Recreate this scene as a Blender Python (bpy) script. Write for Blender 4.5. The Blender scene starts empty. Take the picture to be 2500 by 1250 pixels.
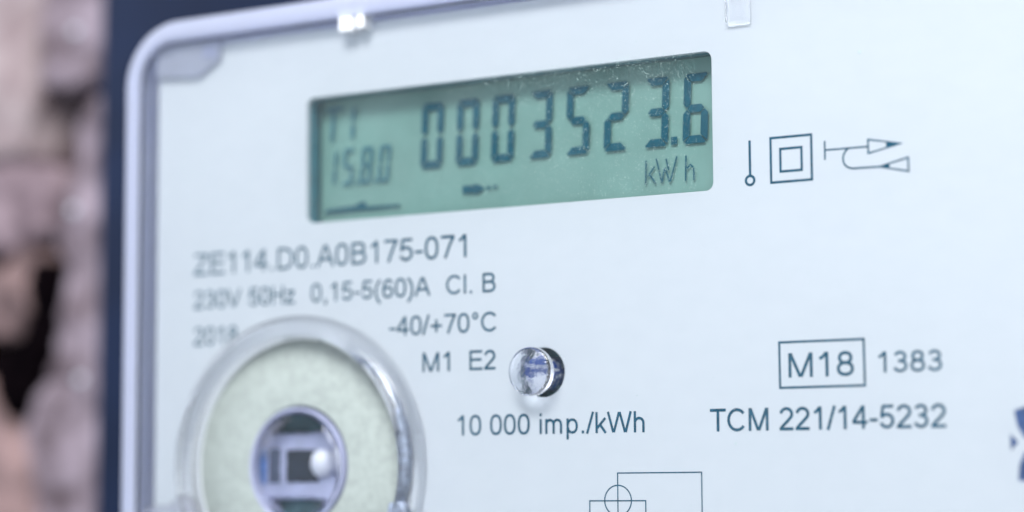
import bpy, bmesh, math, random
from mathutils import Vector, Matrix, noise
random.seed(7)
sc = bpy.context.scene
C = sc.collection
S = 0.00085            # metres per drawing unit; drawing axes: u right, v up, w out of the meter's face


def W(u, v, w):
    return Vector((u * S, -w * S, v * S))


# ------------------------------------------------------------------ camera
YAW, PITCH, ROLL = math.radians(31.235), math.radians(5.93), math.radians(-0.325)
fwd = Vector((-math.sin(YAW) * math.cos(PITCH), math.cos(YAW) * math.cos(PITCH), math.sin(PITCH)))
rt = fwd.cross(Vector((0, 0, 1))).normalized()
up = rt.cross(fwd)
rt2 = math.cos(ROLL) * rt + math.sin(ROLL) * up
up2 = -math.sin(ROLL) * rt + math.cos(ROLL) * up
cam = bpy.data.cameras.new('camera')
cam.sensor_width = 36.0
cam.lens = 36.0 * 5285 / 2500
cam.clip_start = 0.01
cam.clip_end = 20
cam_o = bpy.data.objects.new('camera', cam)
C.objects.link(cam_o)
M = Matrix((rt2, up2, -fwd)).transposed().to_4x4()
M.translation = W(154.732, -30.994, 255.142)
cam_o.matrix_world = M
cam.dof.use_dof = True
cam.dof.focus_distance = 286.5 * S
cam.dof.aperture_fstop = 9.0
sc.camera = cam_o

# ------------------------------------------------------------------ light
world = bpy.data.worlds.new('World')
sc.world = world
world.use_nodes = True
bg = world.node_tree.nodes['Background']
bg.inputs[0].default_value = (0.72, 0.80, 0.895, 1)
bg.inputs[1].default_value = 0.92


def area(name, loc, target, size, power, col):
    l = bpy.data.lights.new(name, 'AREA')
    l.shape = 'RECTANGLE'
    l.size, l.size_y = size
    l.energy = power
    l.color = col
    o = bpy.data.objects.new(name, l)
    C.objects.link(o)
    o.location = loc
    o.rotation_euler = (Vector(target) - Vector(loc)).to_track_quat('-Z', 'Y').to_euler()
    return o


area('key_softbox', (0.30, -0.62, 0.62), (0.0, 0.0, 0.0), (0.55, 0.45), 15.2, (0.99, 1.0, 0.98))  # soft key lamp added out of view, upper right front
area('side_lamp', (-0.75, -0.35, 0.30), (-0.05, 0.0, 0.0), (0.35, 0.5), 1.6, (0.86, 0.88, 1.0))  # weak bluish area lamp from the left

vs = sc.view_settings
vs.view_transform = 'Standard'
vs.look = 'None'
vs.exposure = 0.06
vs.gamma = 1.0
vs.use_curve_mapping = False
cy = sc.cycles
cy.use_denoising = True
cy.max_bounces = 14
cy.transmission_bounces = 12
cy.transparent_max_bounces = 16
cy.blur_glossy = 0.3
cy.sample_clamp_indirect = 0.0


# ------------------------------------------------------------------ materials
def mat(name):
    m = bpy.data.materials.new(name)
    m.use_nodes = True
    nt = m.node_tree
    return m, nt, nt.nodes['Principled BSDF']


def N(nt, t, **kw):
    n = nt.nodes.new(t)
    for k, v in kw.items():
        setattr(n, k, v)
    return n


def noise_col(nt, a, b, scale, detail=4, lo=0.35, hi=0.65, vec=None, stretch=None):
    """colour noise between a and b in object space (drawing is metres)"""
    tc = N(nt, 'ShaderNodeTexCoord')
    mp = N(nt, 'ShaderNodeMapping')
    nt.links.new(tc.outputs['Object'], mp.inputs[0])
    if stretch:
        mp.inputs['Scale'].default_value = stretch
    n = N(nt, 'ShaderNodeTexNoise')
    n.inputs['Scale'].default_value = scale
    n.inputs['Detail'].default_value = detail
    nt.links.new(mp.outputs[0], n.inputs['Vector'])
    r = N(nt, 'ShaderNodeValToRGB')
    r.color_ramp.elements[0].position = lo
    r.color_ramp.elements[1].position = hi
    r.color_ramp.elements[0].color = (*a, 1)
    r.color_ramp.elements[1].color = (*b, 1)
    nt.links.new(n.outputs[0], r.inputs[0])
    return r, n


def bump(nt, p, height, strength, dist):
    b = N(nt, 'ShaderNodeBump')
    b.inputs['Strength'].default_value = strength
    b.inputs['Distance'].default_value = dist
    nt.links.new(height, b.inputs['Height'])
    nt.links.new(b.outputs[0], p.inputs['Normal'])


def simple(name, col, rough=0.5, metal=0.0, var=0.12, scale=900, bmp=0.0, **kw):
    m, nt, p = mat(name)
    a = tuple(c * (1 - var) for c in col)
    b_ = tuple(min(1, c * (1 + var)) for c in col)
    r, n = noise_col(nt, a, b_, scale)
    nt.links.new(r.outputs[0], p.inputs['Base Color'])
    p.inputs['Roughness'].default_value = rough
    p.inputs['Metallic'].default_value = metal
    for k, v in kw.items():
        p.inputs[k].default_value = v
    if bmp:
        bump(nt, p, n.outputs[0], bmp, 0.0002)
    return m


def clear(name, col, rough, ior=1.47, bmp=0.0, scale=700, trans=1.0, dist=0.0002):
    m, nt, p = mat(name)
    p.inputs['Base Color'].default_value = (*col, 1)
    p.inputs['Transmission Weight'].default_value = trans
    p.inputs['Roughness'].default_value = rough
    p.inputs['IOR'].default_value = ior
    if bmp:
        tc = N(nt, 'ShaderNodeTexCoord')
        n = N(nt, 'ShaderNodeTexNoise')
        n.inputs['Scale'].default_value = scale
        n.inputs['Detail'].default_value = 3
        nt.links.new(tc.outputs['Object'], n.inputs['Vector'])
        bump(nt, p, n.outputs[0], bmp, dist)
    return m


# face plate: satin silver-white sheet, faint horizontal grain
m_plate, nt, p = mat('satin_plate')
r, n = noise_col(nt, (0.742, 0.784, 0.822), (0.757, 0.797, 0.834), 420, 6, stretch=(0.6, 1, 1.3))
nt.links.new(r.outputs[0], p.inputs['Base Color'])
p.inputs['Roughness'].default_value = 0.42
p.inputs['Specular IOR Level'].default_value = 0.4
tc = N(nt, 'ShaderNodeTexCoord')
n2 = N(nt, 'ShaderNodeTexNoise')
n2.inputs['Scale'].default_value = 5200
n2.inputs['Detail'].default_value = 3
nt.links.new(tc.outputs['Object'], n2.inputs['Vector'])
bump(nt, p, n2.outputs[0], 0.25, 0.00003)

m_ink = simple('print_ink', (0.004, 0.092, 0.158), 0.6, var=0.35, scale=2500, **{'Specular IOR Level': 0.1})
nt = m_ink.node_tree
p = nt.nodes['Principled BSDF']
src = p.inputs['Base Color'].links[0].from_socket
wr, wn = noise_col(nt, (0, 0, 0), (1, 1, 1), 4200, 3, 0.66, 0.76)      # worn specks in the print
mxi = N(nt, 'ShaderNodeMixRGB')
mxi.inputs[2].default_value = (0.52, 0.62, 0.68, 1)
nt.links.new(wr.outputs[0], mxi.inputs[0])
nt.links.new(src, mxi.inputs[1])
nt.links.new(mxi.outputs[0], p.inputs['Base Color'])
m_seg = simple('lcd_segment', (0.006, 0.105, 0.150), 0.5, var=0.12, scale=1500, **{'Specular IOR Level': 0.15})
m_seg_pale = simple('lcd_small_segment', (0.035, 0.180, 0.230), 0.4, var=0.1, scale=1500)
m_lcd = simple('lcd_glass', (0.212, 0.398, 0.345), 0.4, var=0.06, scale=160)
m_well = simple('display_well', (0.060, 0.225, 0.280), 0.5, var=0.15, scale=400)
m_navy = simple('navy_plastic', (0.012, 0.026, 0.075), 0.38, var=0.15, scale=300)
m_board = simple('navy_board', (0.005, 0.012, 0.038), 0.5, var=0.2, scale=60, **{'Specular IOR Level': 0.12})
m_rim = clear('milky_clear_plastic', (0.76, 0.80, 0.99), 0.30, 1.40, trans=0.65)
m_clear = clear('clear_plastic', (0.99, 0.99, 1.0), 0.06, 1.24, bmp=0.05, scale=300)
pc = m_clear.node_tree.nodes['Principled BSDF']
pc.inputs['Coat Weight'].default_value = 1.0
pc.inputs['Coat IOR'].default_value = 1.5
pc.inputs['Coat Roughness'].default_value = 0.06
m_tab = clear('clear_tab_plastic', (0.985, 0.985, 1.0), 0.08, 1.10)
m_milk = clear('milky_lug_plastic', (0.74, 0.77, 0.89), 0.3, 1.35, bmp=0.3, scale=500, trans=0.5)
m_lug = clear('clear_lug_plastic', (0.95, 0.95, 1.0), 0.14, 1.22, bmp=0.1, scale=400, trans=0.85)
m_lens = clear('light_pipe', (0.93, 0.95, 1.0), 0.03, 1.49, bmp=0.5, scale=2600, dist=0.00010)
m_dome = clear('window_lens', (0.97, 0.98, 1.0), 0.02, 1.32, bmp=0.35, scale=500, dist=0.0002)
m_hole = simple('led_hole', (0.06, 0.25, 0.29), 0.5, var=0.4, scale=1200)
m_ledblue = simple('led_chip', (0.05, 0.16, 0.45), 0.3, var=0.3, scale=1200)
m_cream = simple('zinc_ring', (0.315, 0.352, 0.338), 0.6, var=0.085, scale=1100, bmp=0.2)
m_green = simple('green_filter', (0.045, 0.115, 0.130), 0.5, var=0.35, scale=900)
m_dark = simple('sensor_dark', (0.012, 0.020, 0.036), 0.5, var=0.3, scale=900)
m_slate = simple('sensor_slate', (0.055, 0.070, 0.115), 0.4, var=0.2, scale=900)
m_lav = simple('sensor_carrier', (0.36, 0.385, 0.55), 0.3, var=0.08, scale=500)
m_bush = simple('window_bush', (0.33, 0.35, 0.50), 0.25, var=0.08, scale=500)
m_lug_glint = simple('lug_glint_white', (0.88, 0.89, 0.93), 0.2, var=0.04, scale=500)  # plain white paints in the glint on the clear snap lugs
m_white = simple('white_dome', (0.58, 0.60, 0.68), 0.25, var=0.04, scale=500)
m_grey_arc = simple('arc_grey', (0.30, 0.35, 0.46), 0.42, metal=0.35, var=0.25, scale=1400)
m_dust = simple('dust', (0.46, 0.60, 0.58), 0.9, var=0.1, scale=3000)
m_blue = simple('blue_print', (0.02, 0.075, 0.24), 0.35, var=0.3, scale=700)

m_streaks, nt, p = mat('led_light_streaks')
r, n = noise_col(nt, (0.006, 0.06, 0.33), (0.96, 0.97, 1.0), 1100, 5, 0.50, 0.58, stretch=(0.35, 1, 1.5))  # blue and white streaks paint in light refracted by the lens
nt.links.new(r.outputs[0], p.inputs['Base Color'])
p.inputs['Roughness'].default_value = 0.3

# protective pane: flat sheet, see-through with a Fresnel sheen
m_pane = bpy.data.materials.new('pane')
m_pane.use_nodes = True
nt = m_pane.node_tree
nt.nodes.remove(nt.nodes['Principled BSDF'])
tr = N(nt, 'ShaderNodeBsdfTransparent')
tr.inputs[0].default_value = (0.985, 0.99, 1, 1)
gl = N(nt, 'ShaderNodeBsdfGlossy')
gl.inputs['Roughness'].default_value = 0.08
fr = N(nt, 'ShaderNodeFresnel')
fr.inputs[0].default_value = 1.35
mx = N(nt, 'ShaderNodeMixShader')
nt.links.new(fr.outputs[0], mx.inputs[0])
nt.links.new(tr.outputs[0], mx.inputs[1])
nt.links.new(gl.outputs[0], mx.inputs[2])
df = N(nt, 'ShaderNodeBsdfDiffuse')
df.inputs[0].default_value = (0.80, 0.86, 0.88, 1)
gr, gn = noise_col(nt, (0.0, 0.0, 0.0), (0.016, 0.016, 0.016), 110, 7, 0.38, 0.68)      # thin film of dust and wiped smears
mg = N(nt, 'ShaderNodeMixShader')
nt.links.new(gr.outputs[0], mg.inputs[0])
nt.links.new(mx.outputs[0], mg.inputs[1])
nt.links.new(df.outputs[0], mg.inputs[2])
nt.links.new(mg.outputs[0], nt.nodes['Material Output'].inputs[0])


def rough_stone(name, a, b, scale=130):
    m, nt, p = mat(name)
    r, n = noise_col(nt, a, b, scale, 8, 0.36, 0.64)
    nt.links.new(r.outputs[0], p.inputs['Base Color'])
    p.inputs['Roughness'].default_value = 0.85
    bump(nt, p, n.outputs[0], 0.6, 0.002)
    return m


m_stone_cream = rough_stone('stone_cream', (0.22, 0.16, 0.17), (0.36, 0.295, 0.305))
m_stone_pink = rough_stone('stone_pink', (0.07, 0.042, 0.045), (0.31, 0.20, 0.195))
m_stone_mauve = rough_stone('stone_mauve', (0.085, 0.058, 0.07), (0.31, 0.25, 0.30))
m_stone_brown = rough_stone('stone_brown', (0.10, 0.065, 0.08), (0.30, 0.22, 0.25))
m_joint_shade = rough_stone('joint_shade', (0.0012, 0.001, 0.0014), (0.005, 0.003, 0.004))  # near-black colour stands in for deep shade in the wall's gaps
m_joint_shade.node_tree.nodes['Principled BSDF'].inputs['Specular IOR Level'].default_value = 0.0


# ------------------------------------------------------------------ builders
def link(name, me, m, parent=None, smooth=False):
    o = bpy.data.objects.new(name, me)
    C.objects.link(o)
    if m:
        me.materials.append(m)
    if smooth:
        me.polygons.foreach_set('use_smooth', [True] * len(me.polygons))
    if parent:
        o.parent = parent
        top = parent
        while top.parent:
            top = top.parent
        if parent is top:
            o.matrix_parent_inverse = Matrix.Translation(-top.location)
    return o


def mesh(name, verts, faces, m, parent=None, smooth=False):
    """verts in drawing units"""
    me = bpy.data.meshes.new(name)
    me.from_pydata([W(*v) for v in verts], [], faces)
    me.update()
    return link(name, me, m, parent, smooth)


def from_bm(name, bm, m, parent=None, smooth=False):
    bmesh.ops.recalc_face_normals(bm, faces=bm.faces)
    me = bpy.data.meshes.new(name)
    bm.to_mesh(me)
    bm.free()
    return link(name, me, m, parent, smooth)


def auto_smooth(o, deg=35):
    me = o.data
    bm = bmesh.new()
    bm.from_mesh(me)
    for f in bm.faces:
        f.smooth = True
    for e in bm.edges:
        if len(e.link_faces) == 2 and e.calc_face_angle(0) > math.radians(deg):
            e.smooth = False
    bm.to_mesh(me)
    bm.free()
    return o


def sheet(name, loops, w0, w1, m, parent=None, bev=0.0):
    """flat plate with holes: first loop outer, others holes, from w0 (back) to w1 (front)"""
    cu = bpy.data.curves.new('tmp', 'CURVE')
    cu.dimensions = '2D'
    cu.fill_mode = 'BOTH'
    cu.extrude = (w1 - w0) / 2 - bev
    cu.bevel_depth = bev
    cu.bevel_resolution = 2
    cu.offset = -bev
    for lp in loops:
        sp = cu.splines.new('POLY')
        sp.points.add(len(lp) - 1)
        for q, (a, b) in zip(sp.points, lp):
            q.co = (a, b, 0, 1)
        sp.use_cyclic_u = True
    o = bpy.data.objects.new('tmp', cu)
    C.objects.link(o)
    dg = bpy.context.evaluated_depsgraph_get()
    me = bpy.data.meshes.new_from_object(o.evaluated_get(dg))
    bpy.data.objects.remove(o)
    bpy.data.curves.remove(cu)
    mid = (w0 + w1) / 2
    for v in me.vertices:
        v.co = W(v.co.x, v.co.y, v.co.z + mid)
    me.update()
    me.materials.clear()
    bm = bmesh.new()
    bm.from_mesh(me)
    bmesh.ops.remove_doubles(bm, verts=bm.verts, dist=1e-7)
    bmesh.ops.recalc_face_normals(bm, faces=bm.faces)
    bm.to_mesh(me)
    bm.free()
    return link(name, me, m, parent)


def rrect(u0, v0, u1, v1, r, n=6):
    pts = []
    for cx, cy_, a0 in ((u1 - r, v1 - r, 0), (u0 + r, v1 - r, 90), (u0 + r, v0 + r, 180), (u1 - r, v0 + r, 270)):
        for i in range(n + 1):
            a = math.radians(a0 + 90 * i / n)
            pts.append((cx + r * math.cos(a), cy_ + r * math.sin(a)))
    return pts


def circ(cu, cv, r, n=64):
    return [(cu + r * math.cos(2 * math.pi * i / n), cv + r * math.sin(2 * math.pi * i / n)) for i in range(n)]


def block(name, poly, w0, w1, bev, m, parent=None, seg=3):
    """bevelled prism of a polygon (u,v)"""
    bm = bmesh.new()
    lo = [bm.verts.new(W(a, b, w0)) for a, b in poly]
    hi = [bm.verts.new(W(a, b, w1)) for a, b in poly]
    n = len(poly)
    bm.faces.new(hi)
    bm.faces.new(lo[::-1])
    for i in range(n):
        bm.faces.new((lo[i], lo[(i + 1) % n], hi[(i + 1) % n], hi[i]))
    bmesh.ops.recalc_face_normals(bm, faces=bm.faces)
    if bev:
        bmesh.ops.bevel(bm, geom=list(bm.edges), offset=bev * S, segments=seg, profile=0.5, affect='EDGES')
    o = from_bm(name, bm, m, parent)
    return auto_smooth(o)


def box(name, u0, u1, v0, v1, w0, w1, bev, m, parent=None):
    return block(name, [(u0, v0), (u1, v0), (u1, v1), (u0, v1)], w0, w1, bev, m, parent)


def lathe(name, cu, cv, prof, m, parent=None, n=96, closed=True):
    """revolve a profile of (radius, w) about the axis out of the face at (cu, cv)"""
    vs_, fs = [], []
    k = len(prof)
    for i in range(n):
        a = 2 * math.pi * i / n
        for (r_, w_) in prof:
            vs_.append((cu + r_ * math.cos(a), cv + r_ * math.sin(a), w_))
    for i in range(n):
        j = (i + 1) % n
        for q in range(k if closed else k - 1):
            q2 = (q + 1) % k
            fs.append((i * k + q, j * k + q, j * k + q2, i * k + q2))
    o = mesh(name, vs_, fs, m, parent)
    bm = bmesh.new()
    bm.from_mesh(o.data)
    bmesh.ops.remove_doubles(bm, verts=bm.verts, dist=1e-8)
    bmesh.ops.dissolve_degenerate(bm, dist=1e-8, edges=bm.edges)
    bmesh.ops.recalc_face_normals(bm, faces=bm.faces)
    bm.to_mesh(o.data)
    bm.free()
    return auto_smooth(o, 40)


def ribbon(pts, hw, closed=False):
    """thicken a centre line; returns (verts2d, quads)"""
    P = [Vector(p) for p in pts]
    n = len(P)
    vs_ = []
    for i in range(n):
        a = P[i - 1] if (i > 0 or closed) else None
        b = P[(i + 1) % n] if (i < n - 1 or closed) else None
        d1 = (P[i] - a).normalized() if a is not None else None
        d2 = (b - P[i]).normalized() if b is not None else None
        d1 = d1 or d2
        d2 = d2 or d1
        t = d1 + d2
        t = t.normalized() if t.length > 1e-6 else d1
        nn = Vector((-t.y, t.x))
        c_ = max(0.35, nn.dot(Vector((-d1.y, d1.x))))
        vs_.append(P[i] + nn * hw / c_)
        vs_.append(P[i] - nn * hw / c_)
    q = [(2 * i, 2 * i + 1, 2 * i + 3, 2 * i + 2) for i in range(n - 1)]
    if closed:
        q.append((2 * n - 2, 2 * n - 1, 1, 0))
    return vs_, q


class Ink:
    """flat print: strokes gathered into one thin mesh just above a surface"""

    def __init__(s, w):
        s.w = w
        s.v = []
        s.f = []
        s.k = 0

    def stroke(s, pts, hw, closed=False):
        vv, q = ribbon(pts, hw, closed)
        o = len(s.v)
        s.v += [(p.x, p.y, s.w + 0.005 * (s.k % 6)) for p in vv]
        s.f += [tuple(i + o for i in f) for f in q]
        s.k += 1
        return s

    def poly(s, pts):
        o = len(s.v)
        s.v += [(a, b, s.w + 0.005 * (s.k % 6)) for a, b in pts]
        s.f.append(tuple(range(o, o + len(pts))))
        s.k += 1
        return s

    def build(s, name, m, parent):
        return mesh(name, s.v, s.f, m, parent)


# ------------------------------------------------------------------ lettering: stroke glyphs of a plain grotesque, cap height 1
def arc(cx, cy_, rx, ry, a0, a1, n=14, e=2.0):
    o = []
    for i in range(n + 1):
        a = math.radians(a0 + (a1 - a0) * i / n)
        c_, s_ = math.cos(a), math.sin(a)
        o.append((cx + rx * math.copysign(abs(c_) ** (2 / e), c_), cy_ + ry * math.copysign(abs(s_) ** (2 / e), s_)))
    return o


def oval(cx, cy_, rx, ry, e=2.25):
    return arc(cx, cy_, rx, ry, 0, 360, 30, e)[:-1], True


def G():
    L = lambda *p: (list(p), False)
    A = lambda p: (p, False)
    g = {}
    g['0'] = (.776, [oval(.388, .5, .27, .445, 2.4)])
    g['1'] = (.776, [L((.455, 0), (.455, 1)), L((.17, .735), (.31, .815), (.42, .965))])
    g['2'] = (.776, [A(arc(.385, .70, .265, .24, 172, -38) + [(.40, .36), (.22, .20), (.135, .10), (.105, .06)]), L((.05, .06), (.72, .06))])
    g['3'] = (.776, [A(arc(.37, .735, .232, .205, 160, -90) + [(.28, .53)]), A([(.29, .535)] + arc(.37, .295, .272, .238, 90, -163))])
    g['4'] = (.776, [L((.505, .95), (.075, .315)), L((.03, .285), (.735, .285)), L((.53, 0), (.53, 1))])
    g['5'] = (.776, [L((.17, .94), (.675, .94)), L((.205, .95), (.135, .50)), A([(.125, .455)] + arc(.37, .33, .28, .27, 140, -162))])
    g['6'] = (.776, [oval(.395, .31, .262, .25), A(arc(.42, .72, .235, .22, 18, 90, 8) + arc(.42, .40, .288, .54, 92, 190, 14))])
    g['7'] = (.776, [L((.06, .94), (.72, .94)), A([(.70 - .43 * t ** .75, .93 - .93 * t) for t in [i / 10 for i in range(11)]])])
    g['8'] = (.776, [oval(.388, .738, .218, .202), oval(.388, .297, .268, .237)])
    g['.'] = (.388, [L((.13, .065), (.262, .065))])
    g[','] = (.388, [L((.13, .065), (.262, .065)), L((.225, .03), (.16, -.16))])
    g['-'] = (.465, [L((.045, .37), (.42, .37))])
    g['('] = (.465, [A(arc(.62, .36, .48, .68, 115, 245))])
    g[')'] = (.465, [A(arc(-.155, .36, .48, .68, 65, -65))])
    g['/'] = (.388, [L((.03, -.02), (.36, 1.02))])
    g['°'] = (.56, [oval(.28, .83, .125, .135, 2)])
    g['+'] = (.816, [L((.08, .42), (.735, .42)), L((.407, .09), (.407, .75))])
    g['A'] = (.93, [L((.055, 0), (.44, .98)), L((.49, .98), (.875, 0)), L((.19, .34), (.74, .34))])
    g['B'] = (.93, [L((.165, 0), (.165, 1)), A([(.17, .94)] + arc(.52, .74, .225, .20, 90, -90) + [(.17, .54)]), A([(.17, .54)] + arc(.54, .30, .255, .24, 90, -90) + [(.17, .06)])])
    g['C'] = (1.0, [A(arc(.52, .5, .415, .445, 38, 322, 26))])
    g['D'] = (1.0, [L((.165, 0), (.165, 1)), A([(.17, .94)] + arc(.46, .5, .42, .44, 90, -90, 20, 2.2) + [(.17, .06)])])
    g['E'] = (.93, [L((.165, 0), (.165, 1)), L((.17, .94), (.86, .94)), L((.17, .53), (.82, .53)), L((.17, .06), (.885, .06))])
    g['H'] = (1.0, [L((.165, 0), (.165, 1)), L((.84, 0), (.84, 1)), L((.17, .53), (.84, .53))])
    g['M'] = (1.16, [L((.16, 0), (.16, 1)), L((.18, .99), (.565, .02)), L((.595, .02), (.98, .99)), L((1.0, 0), (1.0, 1))])
    g['T'] = (.853, [L((.03, .94), (.825, .94)), L((.427, 0), (.427, .95))])
    g['V'] = (.93, [L((.055, 1), (.445, .02)), L((.485, .02), (.875, 1))])
    g['W'] = (1.32, [L((.06, 1), (.335, .02)), L((.365, .02), (.645, .98)), L((.675, .98), (.955, .02)), L((.985, .02), (1.26, 1))])
    g['Z'] = (.853, [L((.06, .94), (.795, .94)), L((.75, .90), (.10, .10)), L((.04, .06), (.815, .06))])
    g['z'] = (.70, [L((.05, .665), (.63, .665)), L((.58, .62), (.11, .10)), L((.03, .06), (.66, .06))])
    g['l'] = (.31, [L((.155, 0), (.155, 1))])
    g['i'] = (.31, [L((.155, 0), (.155, .725)), L((.155, .865), (.155, 1))])
    g['m'] = (1.16, [L((.155, 0), (.155, .725)), A(arc(.355, .455, .20, .215, 172, 0) + [(.555, 0)]), A(arc(.755, .455, .20, .215, 172, 0) + [(.955, 0)])])
    g['h'] = (.776, [L((.155, 0), (.155, 1)), A(arc(.375, .45, .22, .22, 172, 0) + [(.595, 0)])])
    g['k'] = (.70, [L((.155, 0), (.155, 1)), L((.19, .24), (.62, .71)), L((.33, .41), (.64, 0))])
    g['p'] = (.776, [L((.155, -.28), (.155, .725)), oval(.40, .36, .243, .305)])
    g[' '] = (.388, [])
    return g


GL = G()


def text(name, body, u0, u1, v, cap, parent, m=None, t=.134, w=0.03):
    ink = Ink(w)
    x = 0
    st = []
    for ch in body:
        adv, ss = GL[ch]
        for pts, cl in ss:
            st.append(([(a + x, b) for a, b in pts], cl, ch))
        x += adv
    xs = [p[0] for s_ in st for p in s_[0]]
    x0, x1 = min(xs) - t * .4, max(xs) + t * .4
    k = (u1 - u0) / (x1 - x0)
    for pts, cl, ch in st:
        hw = t * cap / 2
        if ch in '.,':
            hw *= 1.15
        if ch == '°':
            hw *= .75
        ink.stroke([(u0 + (a - x0) * k, v + b * cap) for a, b in pts], hw, cl)
    return ink.build(name, m or m_ink, parent)


# ================================================================== wall behind (setting)
def stone(name, poly, w0, w1, bev, m, parent, amp, seed, cuts=2):
    bm = bmesh.new()
    lo = [bm.verts.new(W(a, b, w0)) for a, b in poly]
    hi = [bm.verts.new(W(a, b, w1)) for a, b in poly]
    n = len(poly)
    bm.faces.new(hi)
    bm.faces.new(lo[::-1])
    for i in range(n):
        bm.faces.new((lo[i], lo[(i + 1) % n], hi[(i + 1) % n], hi[i]))
    bmesh.ops.recalc_face_normals(bm, faces=bm.faces)
    bmesh.ops.bevel(bm, geom=list(bm.edges), offset=bev * S, segments=3, profile=0.6, affect='EDGES')
    bmesh.ops.triangulate(bm, faces=bm.faces)
    for _ in range(3):
        long_e = [e for e in bm.edges if e.calc_length() > 5 * S]
        if not long_e:
            break
        bmesh.ops.subdivide_edges(bm, edges=long_e, cuts=1)
        bmesh.ops.triangulate(bm, faces=bm.faces)
    bm.normal_update()
    mv = {}
    for v in bm.verts:
        q = v.co / S
        d = noise.noise(q * .12 + Vector((seed, 0, 0))) * amp + noise.noise(q * .45 + Vector((0, seed, 0))) * amp * .45
        mv[v] = v.normal * d * S
    for v, d in mv.items():
        v.co += d
    return from_bm(name, bm, m, parent, True)


wall = mesh('wall', [(-330, -160, -112), (330, -160, -112), (330, 260, -112), (-330, 260, -112),
                     (-330, -160, -140), (330, -160, -140), (330, 260, -140), (-330, 260, -140)],
            [(0, 1, 2, 3), (7, 6, 5, 4), (0, 4, 5, 1), (1, 5, 6, 2), (2, 6, 7, 3), (3, 7, 4, 0)], m_joint_shade)
wall['kind'] = 'structure'
wall['label'] = 'rough pinkish stone wall behind the meter with joint shade painted black'
st_ = [
    ([(-235, 36), (-166, 37), (-164, 60), (-164.5, 112), (-235, 112)], -112, -77, 4, m_stone_cream, 2.4, 1),
    ([(-235, 20), (-172, 18), (-160, 22), (-160, 36.5), (-235, 37.5)], -112, -80.5, 3, m_stone_brown, 2.4, 5),
    ([(-235, -1), (-178, -1), (-169, 0), (-166, 5), (-163.5, 17), (-170, 19), (-178, 14), (-235, 20)], -112, -79, 2.5, m_stone_pink, 2.4, 9),
    ([(-159.6, 15), (-165.2, 15.4), (-167.2, 4.7), (-169.2, -.9), (-176, -2.9), (-205, -3), (-205, -6), (-176, -7.5), (-171.9, -16.5), (-166.9, -16.6), (-161.4, -7.1), (-158.6, 4.2)], -112, -78.5, 1.4, m_joint_shade, 2.0, 41),  # solid wedge coloured black for the shaded hollow between stones
    ([(-235, -70), (-160, -70), (-166, -24), (-173, -17), (-178, -9), (-235, -7)], -112, -79, 2, m_stone_pink, 2.4, 14),
    ([(-163.5, 52), (-120, 53), (-120, 112), (-163, 112)], -112, -79, 2, m_stone_mauve, 2.2, 20),
    ([(-160, 21), (-156, 42), (-150, 49), (-120, 50), (-120, -9), (-161, -9), (-157, 4), (-157.5, 15)], -112, -80, 1.5, m_stone_mauve, 2.4, 27),
    ([(-168, -18), (-161.2, -8.6), (-120, -8.6), (-120, -70), (-161, -70)], -112, -80, 1.5, m_stone_mauve, 2.4, 33),
]
for poly, w0, w1, bv, m, amp, seed in st_:
    o = stone('stone', poly, w0, w1, bv, m, wall, amp, seed)
    o.matrix_parent_inverse = Matrix.Identity(4)
for (a, b) in ((-152.5, 62.5), (-152.2, 25), (-149.5, -10)):
    bm = bmesh.new()
    bmesh.ops.create_icosphere(bm, subdivisions=2, radius=1.0 * S, matrix=Matrix.Translation(W(a, b, -76.8)))
    o = from_bm('glint_bead', bm, m_white, wall, True)  # white beads added for the small blurred glints on the wall
    o.matrix_parent_inverse = Matrix.Identity(4)

# ================================================================== mounting board
board = box('mounting_board', -136, 175, -150, 190, -75, -66, 1.2, m_board)
board['label'] = 'dark navy mounting board between the meter and the stone wall'
board['category'] = 'board'

# ================================================================== electricity meter
meter = bpy.data.objects.new('electricity_meter', None)
C.objects.link(meter)
meter.location = W(25, -112, -60)
meter.empty_display_size = 0.02
meter['label'] = 'pale grey electricity meter with green LCD under a clear cover'
meter['category'] = 'electricity meter'

U0, U1, V0, V1 = -69.1, 118.0, -112.0, 39.9        # outer outline of the cover at its front
box('housing', -63.2, U1 - 6, V0 + 6, 35.2, -66, -5.2, 1.0, m_navy, meter)

# --- face plate with its openings
LCD = (-35.35, 6.88, 31.0, 25.5)
PC = (-36.2, -28.6)
LC = (4.83, -16.28)
plate = sheet('face_plate', [rrect(-63.9, V0 + 7, U1 - 7, 35.7, 1.5), rrect(*LCD, 1.1), circ(*LC, 3.42, 48), circ(-36.5, -28.7, 9.2, 64)], -0.9, 0.0, m_plate, meter, bev=0.08)

text('printed_text', 'ZE114.D0.A0B175-071', -56.7, -7.5, .30, 3.25, plate, t=.13)
text('printed_text', '230V', -56.65, -47.5, -4.82, 2.72, plate)
text('printed_text', '50Hz', -45.95, -37.3, -4.82, 2.72, plate)
text('printed_text', '0,15-5(60)A', -34.45, -13.55, -4.82, 2.72, plate)
text('printed_text', 'Cl. B', -10.85, -2.7, -4.84, 2.70, plate)
text('printed_text', '-40/+70°C', -20.75, -2.6, -10.33, 2.74, plate)
text('printed_text', '2018', -56.6, -48.05, -10.35, 2.72, plate)
text('printed_text', 'M1', -14.85, -10.3, -15.64, 2.74, plate)
text('printed_text', 'E2', -7.0, -2.6, -15.62, 2.74, plate)
text('printed_text', '10 000 imp./kWh', -9.1, 20.4, -24.68, 2.82, plate, t=.125)
text('printed_text', 'TCM 221/14-5232', 29.9, 62.3, -24.77, 2.94, plate)
text('printed_text', 'M18', 41.3, 50.2, -18.07, 3.12, plate)
text('printed_text', '1383', 53.4, 61.8, -17.81, 2.63, plate)
ink = Ink(0.03)
ink.stroke([(40.05, -13.52), (51.6, -13.52), (51.65, -19.34), (40.08, -19.34)], .15, True)
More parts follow.
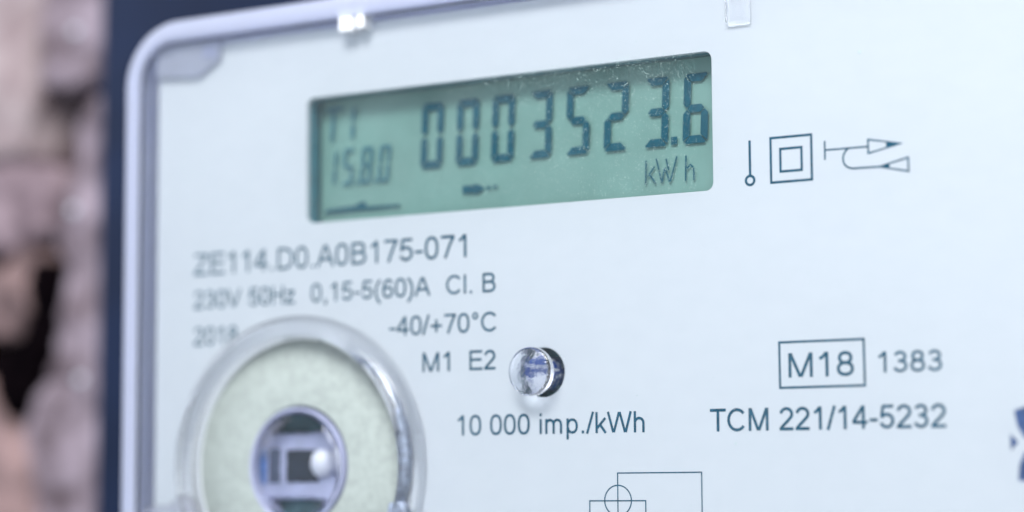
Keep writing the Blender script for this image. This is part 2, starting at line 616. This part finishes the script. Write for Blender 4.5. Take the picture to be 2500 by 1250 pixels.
ink.build('printed_box', m_ink, plate)
ink = Ink(0.03)
ink.stroke([(36.37, 13.02), (36.38, 8.4)], .17)
ink.stroke(circ(36.36, 7.76, .60, 24), .17, True)
ink.build('printed_symbol', m_ink, plate)
ink = Ink(0.03)
ink.stroke([(39.35, 13.05), (45.05, 13.05), (45.05, 7.23), (39.35, 7.23)], .16, True)
ink.stroke([(40.7, 11.53), (43.67, 11.53), (43.67, 8.58), (40.7, 8.58)], .16, True)
ink.build('printed_symbol', m_ink, plate)
ink = Ink(0.03)
hw = .11
ink.stroke([(46.9, 12.06), (46.9, 9.6)], hw)
ink.stroke([(46.9, 10.86), (52.78, 10.82)], hw)
ink.stroke([(52.8, 11.72), (57.2, 10.86), (52.8, 9.95)], hw, True)
ink.poly([(55.2, 10.50), (57.5, 10.86), (55.2, 11.24)])
bz = lambda a, b, c_, d, t: tuple((1 - t) ** 3 * a[i] + 3 * t * (1 - t) ** 2 * b[i] + 3 * t * t * (1 - t) * c_[i] + t ** 3 * d[i] for i in (0, 1))
crv = [bz((50.1, 10.8), (49.1, 10.2), (49.0, 8.5), (50.6, 8.2), t / 14) for t in range(15)]
ink.stroke(crv + [(54.3, 8.14)], hw)
ink.stroke([(54.2, 8.14), (58.1, 9.0), (58.1, 7.26)], hw, True)
ink.poly([(54.0, 8.14), (55.6, 8.46), (55.6, 7.82)])
ink.build('printed_symbol', m_ink, plate)
ink = Ink(0.03)
hw = .085
ink.stroke([(16.28, -60), (16.28, -30.04), (28.72, -30.02), (28.72, -60)], hw)
ink.stroke(circ(16.3, -33.68, 2.02, 40), hw, True)
ink.stroke([(11.99, -60), (11.99, -33.72), (20.46, -33.7), (20.46, -60)], hw)
ink.build('printed_diagram', m_ink, plate)

# --- display
DW = -3.9
disp = box('display', LCD[0] - 2, LCD[2] + 2, LCD[1] - 2, LCD[3] + 2, -5.1, DW, 0, m_lcd, meter)
sheet('display_well', [rrect(LCD[0] - 2, LCD[1] - 2, LCD[2] + 2, LCD[3] + 2, 1), rrect(LCD[0] - .12, LCD[1] - .12, LCD[2] + .12, LCD[3] + .12, 1.1)], DW + .04, -0.92, m_well, meter)

SEGS = {'0': 'abcdef', '1': 'bc', '2': 'abged', '3': 'abgcd', '5': 'afgcd', '6': 'afgedc', '8': 'abcdefg'}


def digit(ch, u, v, wd, ht, t, slant, m, parent, w=DW + .45, g=.12, name='digit'):
    """seven-segment digit with mitred, rounded segments"""
    ink = Ink(w)
    h2 = ht / 2

    def P(a, b):
        return (u + a + slant * b / ht, v + b)
    X0, X1 = 0, wd
    c_ = t * .55
    sg = {
        'a': [(X0 + g + c_ * .5, ht), (X1 - g - c_ * .5, ht), (X1 - g - .12 * t, ht - c_ * .35), (X1 - t, ht - t), (X0 + t, ht - t), (X0 + g + .12 * t, ht - c_ * .35)],
        'd': [(X0 + g + c_ * .5, 0), (X0 + g + .12 * t, c_ * .35), (X0 + t, t), (X1 - t, t), (X1 - g - .12 * t, c_ * .35), (X1 - g - c_ * .5, 0)],
        'g': [(X0 + t * .45 + g, h2), (X0 + t, h2 + t * .5), (X1 - t, h2 + t * .5), (X1 - t * .45 - g, h2), (X1 - t, h2 - t * .5), (X0 + t, h2 - t * .5)],
        'f': [(X0, ht - g - c_ * .9), (X0 + .1 * t, ht - g - c_ * .4), (X0 + t, ht - t - g), (X0 + t, h2 + t * .5 + g), (X0 + t * .5, h2 + g), (X0, h2 + t * .5 + g)],
        'e': [(X0, c_ * .9 + g), (X0, h2 - t * .5 - g), (X0 + t * .5, h2 - g), (X0 + t, h2 - t * .5 - g), (X0 + t, t + g), (X0 + .1 * t, g + c_ * .4)],
    }
    sg['b'] = [(X1 - (a - X0), b) for a, b in sg['f']][::-1]
    sg['c'] = [(X1 - (a - X0), b) for a, b in sg['e']][::-1]
    for s_ in SEGS[ch]:
        ink.poly([P(a, b) for a, b in sg[s_]])
    return ink.build(name, m, parent)


for ch, u in (('0', -17.55), ('0', -11.5), ('0', -5.55), ('3', .62), ('5', 6.65), ('2', 12.7), ('3', 18.9), ('6', 24.85)):
    digit(ch, u, 13.95, 3.75, 9.5, 1.08, .42, m_seg, disp)
Ink(DW + .45).poly([(23.1, 14.05), (24.05, 14.05), (24.1, 15.1), (23.15, 15.1)]).build('decimal_point', m_seg, disp)
for ch, u in (('1', -34.7), ('5', -31.6), ('8', -28.3), ('0', -25.1)):
    digit(ch, u, 12.65, 1.95, 5.4, .5, .55, m_seg_pale, disp, g=.06, name='small_digit')
for u in (-29.0, -25.75):
    Ink(DW + .45).poly([(u, 12.6), (u + .55, 12.6), (u + .55, 13.15), (u, 13.15)]).build('small_point', m_seg_pale, disp)
ink = Ink(DW + .45)
ink.stroke([(-34.4, 24.2), (-31.3, 24.2)], .30)
ink.stroke([(-32.95, 24.0), (-33.35, 19.4)], .30)
ink.build('tariff_letter', m_seg_pale, disp)
ink = Ink(DW + .45)
ink.stroke([(-29.3, 24.1), (-29.45, 22.1)], .30)
ink.stroke([(-29.5, 21.6), (-29.65, 19.6)], .30)
ink.build('tariff_number', m_seg_pale, disp)
ink = Ink(DW + .45)
ink.poly([(-34.7, 8.6), (-21.1, 8.75), (-21.1, 9.1), (-27, 9.2), (-27.3, 9.95), (-28.2, 9.9), (-29, 9.45), (-34.3, 9.2)])
ink.build('cursor_bar', m_seg, disp)
ink = Ink(DW + .45)
ink.poly([(-10.3, 9.85), (-8.3, 9.85), (-8.2, 9.6), (-7.4, 9.9), (-6.5, 10.35), (-7.4, 10.85), (-8.2, 11.1), (-8.3, 10.95), (-10.3, 10.95)])
ink.poly([(-6.2, 10.1), (-5.6, 10.15), (-5.6, 10.65), (-6.2, 10.6)])
ink.poly([(-5.2, 10.25), (-4.5, 10.3), (-4.5, 10.7), (-5.2, 10.65)])
ink.build('flow_arrow', m_seg, disp)
for segs in ([[(19.3, 12.2), (19.2, 8.9)], [(19.55, 10.0), (20.6, 11.3)], [(19.85, 10.2), (20.75, 8.95)]],
             [[(20.85, 12.35), (21.25, 10.75)], [(21.3, 10.55), (21.65, 9.0)], [(21.7, 9.05), (22.1, 10.9)], [(22.2, 11.0), (22.85, 9.05)], [(22.35, 12.2), (22.75, 10.6)], [(22.95, 9.05), (24.0, 12.4)]],
             [[(25.35, 12.4), (25.25, 8.95)], [(25.45, 10.6), (26.0, 11.1), (26.45, 10.7)], [(26.5, 10.6), (26.5, 9.0)]]):
    ink = Ink(DW + .45)
    for s_ in segs:
        ink.stroke(s_, .115)
    ink.build('unit_letter', m_seg, disp)

# --- clear cover: rim swept round the outline, pane, lugs
RW, RT = 3.7, 3.1
prof = [(0, -62)]
prof += [(0, 0.0)]
for i in range(9):
    a = math.radians(180 - 90 * i / 8)
    prof.append((2.4 + 2.4 * math.cos(a), RT - 2.4 + 2.4 * math.sin(a)))
prof += [(RW - .5, RT), (RW - .12, RT - .15), (RW, RT - .5), (RW, -62)]
path = []
R0 = 10.0
for cx, cyy, a0 in ((U1 - R0, V1 - R0, 0), (U0 + R0, V1 - R0, 90), (U0 + R0, V0 + R0, 180), (U1 - R0, V0 + R0, 270)):
    for i in range(13):
        a = math.radians(a0 + 90 * i / 12)
        path.append((cx, cyy, math.cos(a), math.sin(a)))
vs_, fs = [], []
k = len(prof)
for cx, cyy, ca, sa in path:
    for d, w_ in prof:
        vs_.append((cx + (R0 - d) * ca, cyy + (R0 - d) * sa, w_))
n = len(path)
for i in range(n):
    j = (i + 1) % n
    for q in range(k):
        fs.append((i * k + q, j * k + q, j * k + (q + 1) % k, i * k + (q + 1) % k))
rim = auto_smooth(mesh('cover_rim', vs_, fs, m_rim, meter), 50)
bm = bmesh.new()
bm.from_mesh(rim.data)
bmesh.ops.recalc_face_normals(bm, faces=bm.faces)
bm.to_mesh(rim.data)
bm.free()
pane = sheet('cover_pane', [rrect(U0 + RW + .05, V0 + RW, U1 - RW, V1 - RW - .05, 6.2), circ(PC[0], PC[1], 18.9, 96)], 1.2, 2.6, m_pane, meter)
# moulded lugs under the rim
block('corner_lug', [(-63.6, 31.2), (-55.5, 30.6), (-51.3, 33.0), (-51.3, 36.1), (-63.6, 36.1)], .06, 1.15, .3, m_milk, rim)
box('lug_rib', -63.4, -60.6, 31.4, 34.2, 1.155, 1.19, 0, m_milk, rim)
box('lug_rib', -54.3, -51.6, 33.3, 35.2, 1.155, 1.19, 0, m_rim, rim)
box('snap_lug', -27.7, -25.1, 34.1, 37.4, .06, 2.9, .3, m_lug_glint, rim)
box('snap_lug', -24.6, -23.2, 34.3, 37.4, .06, 2.9, .3, m_lug_glint, rim)
box('snap_lug', 33.6, 37.0, 28.7, 36.2, .06, 1.1, .3, m_tab, rim)
block('corner_lug', [(-65.2, -34.6), (-60.5, -34.4), (-57.6, -32.6), (-55, -34.5), (-55, -60), (-65.2, -60)], .06, 1.15, .5, m_lug, rim)

# --- optical port: raised clear collar, cream metal ring, sensor window
h = 3.6
cp = [(18.95, 0.05), (22.1, 0.05), (22.05, h - 2.0), (21.85, h - 1.55), (21.4, h - .85), (20.9, h - .25), (20.6, h - .03)]
cp += [(20.0, h), (19.4, h - .25), (18.95, h - .8)]
lathe('port_collar', PC[0], PC[1] - .2, cp, m_clear, meter)
port = lathe('port_ring', PC[0], PC[1], [(8.6, -.2), (18.4, -.2), (18.4, .35), (18.1, .6), (8.9, .6), (8.6, .3)], m_cream, meter)
PX, PY = -36.6, -28.75
lathe('window_bush', PX, PY, [(7.95, -4.5), (8.55, -4.5), (8.55, .55), (8.45, .75), (8.2, .75), (7.95, .4)], m_bush, port)
lathe('window_cup', PX, PY, [(0, -5.0), (8.5, -5.0), (8.5, -4.6), (0, -4.6)], m_green, port, closed=False)
box('sensor_carrier', -44.6, -30.4, -33.1, -24.2, -4.55, -2.6, .35, m_lav, port)
box('sensor_slot', -44.9, -43.8, -31.0, -26.2, -2.58, -2.3, .1, m_ledblue, port)
box('sensor_slot', -43.2, -41.3, -31.0, -26.2, -2.58, -2.3, .1, m_slate, port)
box('sensor_slot', -40.2, -35.0, -30.9, -26.4, -2.58, -2.3, .1, m_dark, port)
bm = bmesh.new()
bmesh.ops.create_uvsphere(bm, u_segments=24, v_segments=16, radius=1.0)
for v in bm.verts:
    v.co = W(-34.2 + v.co.x * 1.5, -28.3 + v.co.z * 2.0, -2.2 - v.co.y * 1.3)
from_bm('sensor_dome', bm, m_white, port, True)
dm = [(0, .30), (7.8, .30), (7.8, .55)] + [(7.8 * math.cos(math.radians(a)), .55 + 1.5 * math.sin(math.radians(a))) for a in (12, 25, 40, 55, 70, 82, 90)]
lathe('window_lens', PX, PY, dm, m_dome, port, closed=False)
# tapered grey tube added for the dark curve inside the collar
pts = [(-30.5, -10.9), (-26.8, -12.1), (-23.3, -14.2), (-20.6, -16.8), (-18.5, -20.2), (-17.4, -23.6), (-17.0, -27.2), (-17.3, -31.0), (-18.3, -34.0)]
rad = [.12, .18, .22, .28, .38, .5, .62, .68, .7]
vs_, fs = [], []
for i, (p_, r_) in enumerate(zip(pts, rad)):
    a = Vector(pts[max(0, i - 1)])
    b = Vector(pts[min(len(pts) - 1, i + 1)])
    t = (b - a).normalized()
    nn = Vector((-t.y, t.x))
    for q in range(10):
        an = 2 * math.pi * q / 10
        vs_.append((p_[0] + nn.x * r_ * math.cos(an), p_[1] + nn.y * r_ * math.cos(an), .95 + r_ * math.sin(an)))
for i in range(len(pts) - 1):
    for q in range(10):
        fs.append((i * 10 + q, i * 10 + (q + 1) % 10, (i + 1) * 10 + (q + 1) % 10, (i + 1) * 10 + q))
fs.append(tuple(range(9, -1, -1)))
fs.append(tuple(range((len(pts) - 1) * 10, len(pts) * 10)))
arc_part = mesh('grey_arc', vs_, fs, m_grey_arc, meter, True)
block('arc_end', [(-19.4, -34.0), (-17.2, -33.6), (-16.3, -36.0), (-18.0, -39.0), (-20.4, -38.5)], .62, 2.0, .3, m_grey_arc, arc_part)
ink = [(-38.9, -9.75), (-35.5, -9.5), (-32.7, -9.9), (-31.9, -10.6)]
vv, q = ribbon(ink, .28)
mesh('dark_arc', [(a.x, a.y, .75) for a in vv], q, m_green, meter)  # flat dark strip along the top of the port

# --- pulse indicator: dark hole and clear light pipe standing out of it
lathe('indicator_hole', LC[0], LC[1], [(3.42, -.95), (3.75, -.95), (3.75, -5.1), (0, -5.1), (0, -4.9), (3.42, -4.9)], m_hole, meter, n=48, closed=False)
hp = 3.75
lp = [(0, 2.62), (3.3, 2.62), (3.3, hp - .25), (3.15, hp - .08), (3.0, hp)]
lp += [(3.0 * math.cos(math.radians(a)), hp + .28 * math.sin(math.radians(a))) for a in (20, 40, 60, 75, 90)]
lathe('indicator_light_pipe', LC[0], LC[1], lp, m_lens, meter, n=64, closed=False)
lathe('indicator_chip', LC[0] - .95, LC[1], [(0, -4.85), (2.35, -4.85), (2.35, -1.2), (2.2, -.7), (1.7, -.3), (.9, -.12), (0, -.06)], m_streaks, meter, n=32, closed=False)

# --- blue emblem printed at the right edge of the view
ink = Ink(0.03)
ink.poly([(70.7, -22.9), (72.5, -22.3), (77, -22.2), (77, -26.9), (73.2, -26.8), (71.9, -26.2), (71.1, -24.8)])
ink.poly([(77, -27.4), (77, -31.8), (71.0, -31.3), (71.2, -29.4), (71.9, -27.9), (73.2, -27.4)])
ink.poly([(70.15, -25.7), (71.15, -26.7), (70.2, -27.7)])
ink.build('printed_emblem', m_blue, plate)

# --- dust on the pane
vs_, fs = [], []


def speck(u, v, w, r_):
    o = len(vs_)
    k_ = random.choice((4, 5, 6))
    a0 = random.random() * 6.28
    vs_.append((u, v, w + r_ * .6))
    for i in range(k_):
        a = a0 + 6.283 * i / k_
        rr = r_ * random.uniform(.6, 1.3)
        vs_.append((u + rr * math.cos(a), v + rr * math.sin(a), w))
    for i in range(k_):
        fs.append((o, o + 1 + i, o + 1 + (i + 1) % k_))


def fibre(u, v, w, L, r_):
    a = random.random() * 6.28
    pts = []
    for i in range(7):
        pts.append((u, v))
        u += math.cos(a) * L / 7
        v += math.sin(a) * L / 7
        a += random.uniform(-.7, .7)
    vv, q = ribbon(pts, r_)
    o = len(vs_)
    vs_.extend((p_.x, p_.y, w) for p_ in vv)
    fs.extend(tuple(i + o for i in f) for f in q)


def in_hole(u, v):
    return math.hypot(u - PC[0], v - PC[1]) < 23 or math.hypot(u - LC[0], v - LC[1]) < 3.6


for _ in range(4200):
    u = LCD[2] - 1 - abs(random.gauss(0, 1)) * 26
    v = random.uniform(LCD[1], LCD[3])
    if u > LCD[0]:
        speck(u, v, 2.61, random.choice((.02, .022, .025, .028, .032, .04, .055)))
for _ in range(260):
    u = random.gauss(14, 9)
    v = LCD[3] - abs(random.gauss(0, 1.0))
    speck(u, v, 2.61, random.choice((.025, .03, .04, .055)))
for _ in range(18):
    fibre(random.uniform(-5, 29), LCD[3] - abs(random.gauss(0, 3)), 2.62, random.uniform(.5, 1.4), .014)
for _ in range(500):
    u, v = random.uniform(-62, 75), random.uniform(-36, 34)
    if not in_hole(u, v):
        speck(u, v, 2.61, random.choice((.03, .04, .05, .07)))
for (u, v, r_) in ((21.2, 27.4, .09), (20.9, 26.9, .06), (28.2, 26.6, .07), (34.9, -26.4, .13), (53.0, 22.5, .2)):
    speck(u, v, 2.61, r_)
for _ in range(60):
    a, rr = random.random() * 6.28, random.random() ** .5 * 3.2
    speck(LC[0] + rr * math.cos(a), LC[1] + rr * math.sin(a), hp + .3, random.choice((.03, .04, .06)))
dust = mesh('dust', vs_, fs, m_dust, meter)
dust['kind'] = 'stuff'
